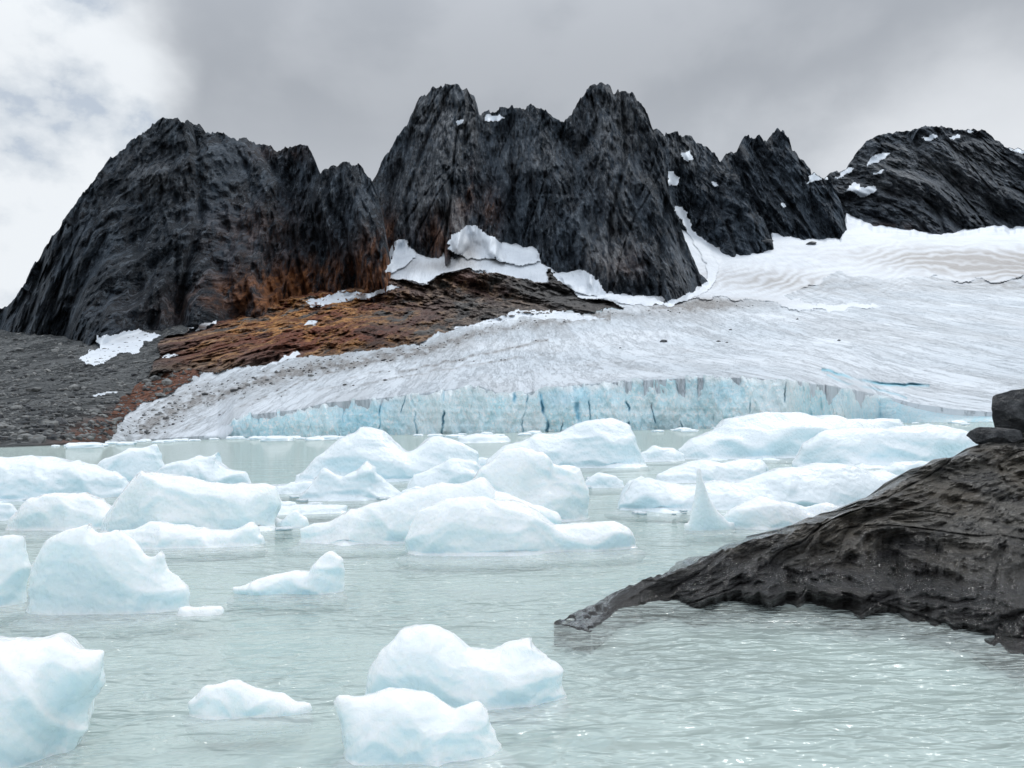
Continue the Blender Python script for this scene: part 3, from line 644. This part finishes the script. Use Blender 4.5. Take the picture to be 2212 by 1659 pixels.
C=[
 ('small ice chunk between the smooth iceberg and the spear shaped one',[([(605,1130),(620,1108),(640,1100),(665,1120)],1140,.5)]),
 ('flat ice slab behind the spear shaped iceberg',[([(590,1060),(630,1042),(680,1040),(720,1056)],1066,.4)]),
 ('low slab of ice behind the spear tip',[([(590,1100),(640,1090),(700,1090),(750,1102)],1110,.4)]),
 ('small ice slab right of the square shouldered iceberg',[([(1262,1040),(1290,1020),(1330,1028),(1348,1044)],1054,.5)]),
 ('melting ice scrap in front of the jagged towers',[([(385,1325),(420,1312),(460,1308),(482,1318)],1330,.4)]),
 ('ice chunk at the left edge below the pale blue iceberg',[([(-60,1110),(-10,1085),(20,1085),(40,1105)],1125,.5)]),
 ('small ice piece on open water behind the wide humped iceberg',[([(990,945),(1030,934),(1070,938),(1100,948)],956,.5)]),
 ('narrow ice piece left of the tall rounded iceberg',[([(1010,1000),(1040,988),(1075,992),(1090,1004)],1012,.4)]),
 ('thin broken slab between the spear tip and the little floe',[([(565,1092),(590,1082),(625,1084),(640,1094)],1100,.5)]),
 ('shard of ice behind the low front shelf at left',[([(560,1128),(580,1112),(600,1116),(612,1132)],1138,.5)]),
 ('sliver of ice between the central point and the square shoulders',[([(868,1062),(900,1050),(930,1056),(950,1066)],1074,.4)]),
]
for i,(lb,lo) in enumerate(C): iceberg(lb,lo,i+50,name='ice_chunk')
# brash ice
protos=[]
for k in range(5):
    bm=bmesh.new(); bmesh.ops.create_icosphere(bm,subdivisions=4,radius=1)
    for v in bm.verts:
        c=np.array(v.co); n=float(ridged(c[0]*.9+k*5,c[1]*.9,c[2]*.9,3,80+k)); v.co*=(1+.4*n)
    me=bpy.data.meshes.new('brash_ice'); bm.to_mesh(me); bm.free(); me.materials.append(M_icef); protos.append(me)
    me.polygons.foreach_set('use_smooth',np.ones(len(me.polygons),bool))
def brash(x,y,s,label,group,i):
    Df=float(wdepth(x,y)); p=P(x,y,Df)
    o=link('brash_ice',protos[i%5],label=label,cat='ice chunk',group=group)
    o.location=(p[0],p[1],.02); o.scale=(s*1.6,s*1.1,s*.5); o.rotation_euler=(0,0,random.uniform(-.6,.6))
for i in range(70):
    x=random.uniform(120,1180) if i<52 else random.uniform(1380,2090)
    wl=float(waterline(x)); y=wl+random.uniform(1.5,9) if i<52 else wl+random.uniform(1,7)
    brash(x,y,random.uniform(.4,1.1)*(1 if random.random()<.85 else 1.5),'small white brash ice floating along the far shore','brash ice along the glacier shore',i)
for i in range(44):
    cx,cy,rx,ry=random.choice([(640,1085,60,40),(610,1140,25,16),(1300,1045,40,14),(860,1085,40,8),(620,1060,60,10),(1420,1105,60,8),(30,1080,50,14),(1180,1030,50,8),(630,1100,50,40),(450,1070,60,8)])
    x=cx+random.uniform(-rx,rx); y=cy+random.uniform(-ry,ry); D_=float(wdepth(x,y))
    brash(x,y,D_*random.uniform(.002,.006),'small ice fragment drifting between the icebergs','ice fragments between the icebergs',i)
# ---------------- foreground rock ----------------
c=np.concatenate([np.arange(1196,2220,1.4),np.arange(2220,3100,6.)]); n=320
rr=pl([(1188,1346),(1215,1334),(1250,1316),(1300,1294),(1360,1266),(1400,1250),(1450,1235),(1500,1213),(1560,1190),(1640,1165),(1700,1147),(1760,1130),(1820,1108),(1900,1065),(1960,1032),(2010,1003),(2060,985),(2100,968),(2150,952),(2212,935),(2400,890),(2800,850),(3100,850)])
bb=pl([(1188,1348),(1230,1352),(1275,1364),(1300,1346),(1330,1322),(1370,1306),(1450,1300),(1520,1308),(1600,1302),(1680,1312),(1730,1304),(1800,1318),(1880,1330),(1915,1322),(1960,1336),(2050,1356),(2130,1386),(2212,1416),(2400,1480),(2800,1600),(3100,1650)])
tail=np.clip((c-1190)/260,0,1)
yr=rr(c)-(fbm(c/30,1,0,4,91,.6)*5+tri(c/22,1,191)*4+tri(c/9,1,190)*2)*np.clip(tail+.3,0,1); yb=bb(c)+fbm(c/18,2,0,3,93)*4+tri(c/20,3,192)*6*tail
yb=np.maximum(yb,yr+3)
Db=wdepth(c,yb); Dr=np.interp(c,[1188,1330,1500,1700,1820,2010,2212,2800,3100],[6.15,6.85,7.15,7.6,7.9,8.5,9.3,10,10.5]); 
Dr=np.minimum(Dr,np.where(rays(c,yr)[:,2]<0,wdepth(c,yr)*.985,99)); Dr=np.maximum(Dr,Db+.01)
t=np.linspace(0,1,n)[:,None]; px=np.broadcast_to(c,(n,len(c))).copy(); py=yb+(yr-yb)*t
led=np.interp(t[:,0],[0,.08,.18,.30,1],[0,.015,.04,.26,1])[:,None]
lin=t**1.15
mixl=np.clip((c-1380)/120,0,1)*np.clip((2000-c)/150,0,1)
D=Db+(Dr-Db)*(lin*(1-mixl)+led*mixl)
b=P(px,py,D); X,Y,Z=b[...,0],b[...,1],b[...,2]
w=fbm(X/1.5,Y/1.5,Z/1.5,2,94)*.12
U=X*.92+Z*.5; Q=Z*1.35-X*.50+Y*.10+w
a=trif(X/.9,Z/.35,4,293,.62,.5)*.30+trif(U/1.1,Q/.36,5,193,.62,.2)*.42+trif(U/.55,Q/.12,4,196,.64,.2,ab=True)*.12+fbm(U/.10,Q/.04,Y/.1,3,97,.6)*.014
q=Q/.21+vn(X/1.1,Y/1.1,0,201)*.8; fr=q-np.floor(q); a=a+(np.minimum(fr/.85,(1-fr)/.15)-.5)*.20*np.clip(vn(X/.8,Z/.5,2,202)*1.5+.5,0,1)
jn=np.abs(tri(U/3.0+w,Q/.33,198)); jn2=np.abs(tri((U+Q)/.9+w,Q/.8,200)); a=a-np.exp(-(jn/.04)**2)*.14-np.exp(-(jn2/.025)**2)*.07
wgt=np.clip((yb-yr)/170,.05,1)*(0.3+.7*np.clip(t*8,0,1))*(.5+.5*tail)
D2=D-a*wgt*(1-.15*np.clip((px-1750)/300,0,1)*np.clip(t*2-.6,0,1))
V=P(px,py,D2)
V[...,2]-=np.clip(vn(X/.06,Y/.10,0,199)*.8,0,1)*.05*(1-np.clip((c-1190)/170,0,1))
f0=V[0].copy(); f0[:,2]=-.18; f0[:,1]+=.02; f1_=V[0].copy(); f1_[:,2]=-.7; f1_[:,1]+=.02
L=V[-1]; rows=[f1_[None],f0[None],V]
for dy,k in ((.25,.97),(.9,.75),(2.0,.3),(3.4,-.1)):
    q=L.copy(); q[:,1]+=dy*np.clip((yb-yr)/200,.05,1)*tail; q[:,2]=q[:,2]*k-.03+vn(c/20,dy,0,99)*.04-(.4 if k<0 else 0)-.5*(1-tail); rows.append(q[None])
V=np.concatenate(rows,0)
link('shore_rock',mesh_from('shore_rock',V,gridfaces(V.shape[0],V.shape[1]).reshape(-1,4),M_wet,False),kind='structure')
# ---------------- boulders ----------------
def mat_boulder():
    t=NT('dark_stone'); c=t.coord(); n=t.noise(c,4,8,.75); n2=t.noise(c,18,6,.75)
    col=t.mix(t.mr(n,.40,.60),(.02,.022,.026),(.10,.105,.112)); col=t.mix(t.mr(n2,.55,.70),col,(.20,.20,.20))
    t.bsdf(Base_Color=col,Roughness=.6,Normal=t.bump(t.math('ADD',n,t.math('MULTIPLY',n2,.4)),1,.2)); return t.m
M_b=mat_boulder()
def boulder(label,loc,rad,seed,sub=5,rz=0):
    rnd=random.Random(seed); bm=bmesh.new(); bmesh.ops.create_icosphere(bm,subdivisions=sub,radius=1)
    co_=np.array([v.co[:] for v in bm.verts])
    for _ in range(14):
        nrm=np.array([rnd.gauss(0,1) for _ in range(3)]); nrm/=np.linalg.norm(nrm); h=rnd.uniform(.66,.84)
        d=co_@nrm; ex=np.maximum(d-h,0); co_=co_-nrm*(ex*.95)[:,None]
    nn=co_/np.linalg.norm(co_,axis=1)[:,None]
    co_=co_*1.06+nn*(fbm(co_[:,0]*2,co_[:,1]*2,co_[:,2]*2+seed,5,seed,.6)*.06)[:,None]
    for v,q in zip(bm.verts,co_): v.co=Vector(q*np.array(rad))
    me=bpy.data.meshes.new('boulder'); bm.to_mesh(me); bm.free(); me.materials.append(M_b)
    o=link('boulder',me,label=label,cat='boulder'); o.location=loc; o.rotation_euler=(0,0,rz); return o
boulder('big dark rounded boulder perched on the shore rock at the right edge',P(2204,892,9.45),(.36,.32,.30),3)
boulder('small flat dark stone under the perched boulder on the shore rock',P(2150,943,9.15),(.30,.22,.125),8)
bpy.context.view_layer.update(); dg=bpy.context.evaluated_depsgraph_get()
def on_ground(x,y):
    d=Vector(rays(x,y)); ok,loc,*_=scene.ray_cast(dg,Vector((0,0,CZ)),d.normalized()); return loc
for x,y,w,h,lb in [(1434,739,9,4,'largest black boulder lying on the glacier'),(1552,738,5,2,'dark stone on the glacier right of the largest boulder'),(1578,713,4,2,'small dark stone on the upper glacier above the pair'),(1812,736,4,2,'lone dark stone far right on the glacier'),
   (1570,740,4,1.5,'small stone next to the dark stone on the glacier'),(1722,690,3,2,'tiny dark stone high on the glacier'),(1340,752,3,1.5,'tiny stone left of the largest glacier boulder'),(130,914,17,10,'dark boulder standing low on the scree slope'),(240,802,7,5,'dark block halfway up the scree slope'),(60,880,6,4,'small grey block at the left on the scree'),(1655,522,16,3,'dark rock spur poking out of the snowfield'),(1752,527,14,4,'dark rock rib at the top edge of the snowfield')]:
    p=on_ground(x,y); k=p.y/F
    boulder(lb,(p.x,p.y,p.z),(w*k,w*k,h*k*1.3),int(x),3,rz=x)
# ---------------- water ----------------
def plane(name,z,mat):
    me=bpy.data.meshes.new(name); s=6000
    me.from_pydata([(-s,-60,z),(s,-60,z),(s,s,z),(-s,s,z)],[],[(0,1,2,3)]); me.materials.append(mat); return link(name,me,kind='structure')
plane('water',0,M_water); plane('silty_water',-.16,M_silt)
# ---------------- light ----------------
SE,SA=math.radians(52),math.radians(35)
sd=Vector((math.sin(SA)*math.cos(SE),math.cos(SA)*math.cos(SE),math.sin(SE)))
sl=bpy.data.lights.new('sun','SUN'); sl.energy=1.2; sl.angle=math.radians(11); sl.color=(1,.985,.96)
so=bpy.data.objects.new('sun',sl); COL.objects.link(so); so.rotation_euler=(-sd).to_track_quat('-Z','Y').to_euler()
w=bpy.data.worlds.new('World'); scene.world=w; w.use_nodes=True
t=NT.__new__(NT); t.t=w.node_tree; t.n=t.t.nodes; t.l=t.t.links; t.n.clear()
out=t.n.new('ShaderNodeOutputWorld'); bg=t.n.new('ShaderNodeBackground'); t.l.new(bg.outputs[0],out.inputs[0])
tc=t.n.new('ShaderNodeTexCoord'); g=tc.outputs['Generated']
sp=t.n.new('ShaderNodeSeparateXYZ'); t.l.new(g,sp.inputs[0]); x,y,z=sp.outputs
mp=t.n.new('ShaderNodeMapping'); t.l.new(g,mp.inputs[0]); mp.inputs['Scale'].default_value=(1,1,1.4)
n1=t.noise(mp.outputs[0],2.8,6,.5,.1); n2=t.noise(mp.outputs[0],8,8,.55,0); n3=t.noise(mp.outputs[0],1.6,3,.5)
lowb=t.mr(t.math('ADD',z,t.math('MULTIPLY',t.math('SUBTRACT',n1,.5),.45)),.40,.12)
col=t.mix(lowb,(.395,.425,.47),(.73,.77,.82))
col=t.mix(t.math('MULTIPLY',t.mr(n1,.46,.60),.45),col,(.56,.59,.635))
col=t.mix(t.math('MULTIPLY',t.mr(n3,.5,.38),.45),col,(.335,.365,.41))
left=t.mr(t.math('ADD',x,t.math('MULTIPLY',t.math('SUBTRACT',n1,.5),.4)),-.33,-.45)
left=t.math('MULTIPLY',left,t.mr(y,0,.3))
cl=t.mix(t.mr(n2,.36,.56),(.62,.68,.75),(.86,.90,.94))
col=t.mix(left,col,cl)
rt=t.math('MULTIPLY',t.mr(t.math('ADD',x,t.math('MULTIPLY',t.math('SUBTRACT',n2,.5),.4)),.22,.48),t.mr(t.math('ADD',z,t.math('MULTIPLY',t.math('SUBTRACT',n1,.5),.3)),.42,.22))
col=t.mix(t.math('MULTIPLY',rt,.8),col,(.82,.85,.89))
sky_boost=t.math('MULTIPLY',t.mr(z,.38,.95,1,2.6),t.mr(y,.1,-.4,1,1.4))  # zenith gain, plus added brightness behind the camera to light iceberg fronts
mult=t.n.new('ShaderNodeVectorMath'); mult.operation='SCALE'; t.l.new(col,mult.inputs[0]); t.l.new(sky_boost,mult.inputs['Scale'])
sky=t.n.new('ShaderNodeTexSky'); sky.sky_type='NISHITA'; sky.sun_disc=False; sky.sun_elevation=SE; sky.sun_rotation=SA
sk=t.n.new('ShaderNodeVectorMath'); sk.operation='SCALE'; t.l.new(sky.outputs[0],sk.inputs[0]); sk.inputs['Scale'].default_value=.10
hole=t.math('MULTIPLY',t.math('MULTIPLY',left,t.mr(n2,.42,.36)),.25)
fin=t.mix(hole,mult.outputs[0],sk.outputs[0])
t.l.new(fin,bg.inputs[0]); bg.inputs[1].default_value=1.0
scene.view_settings.view_transform='Standard'; scene.view_settings.look='None'; scene.view_settings.exposure=0
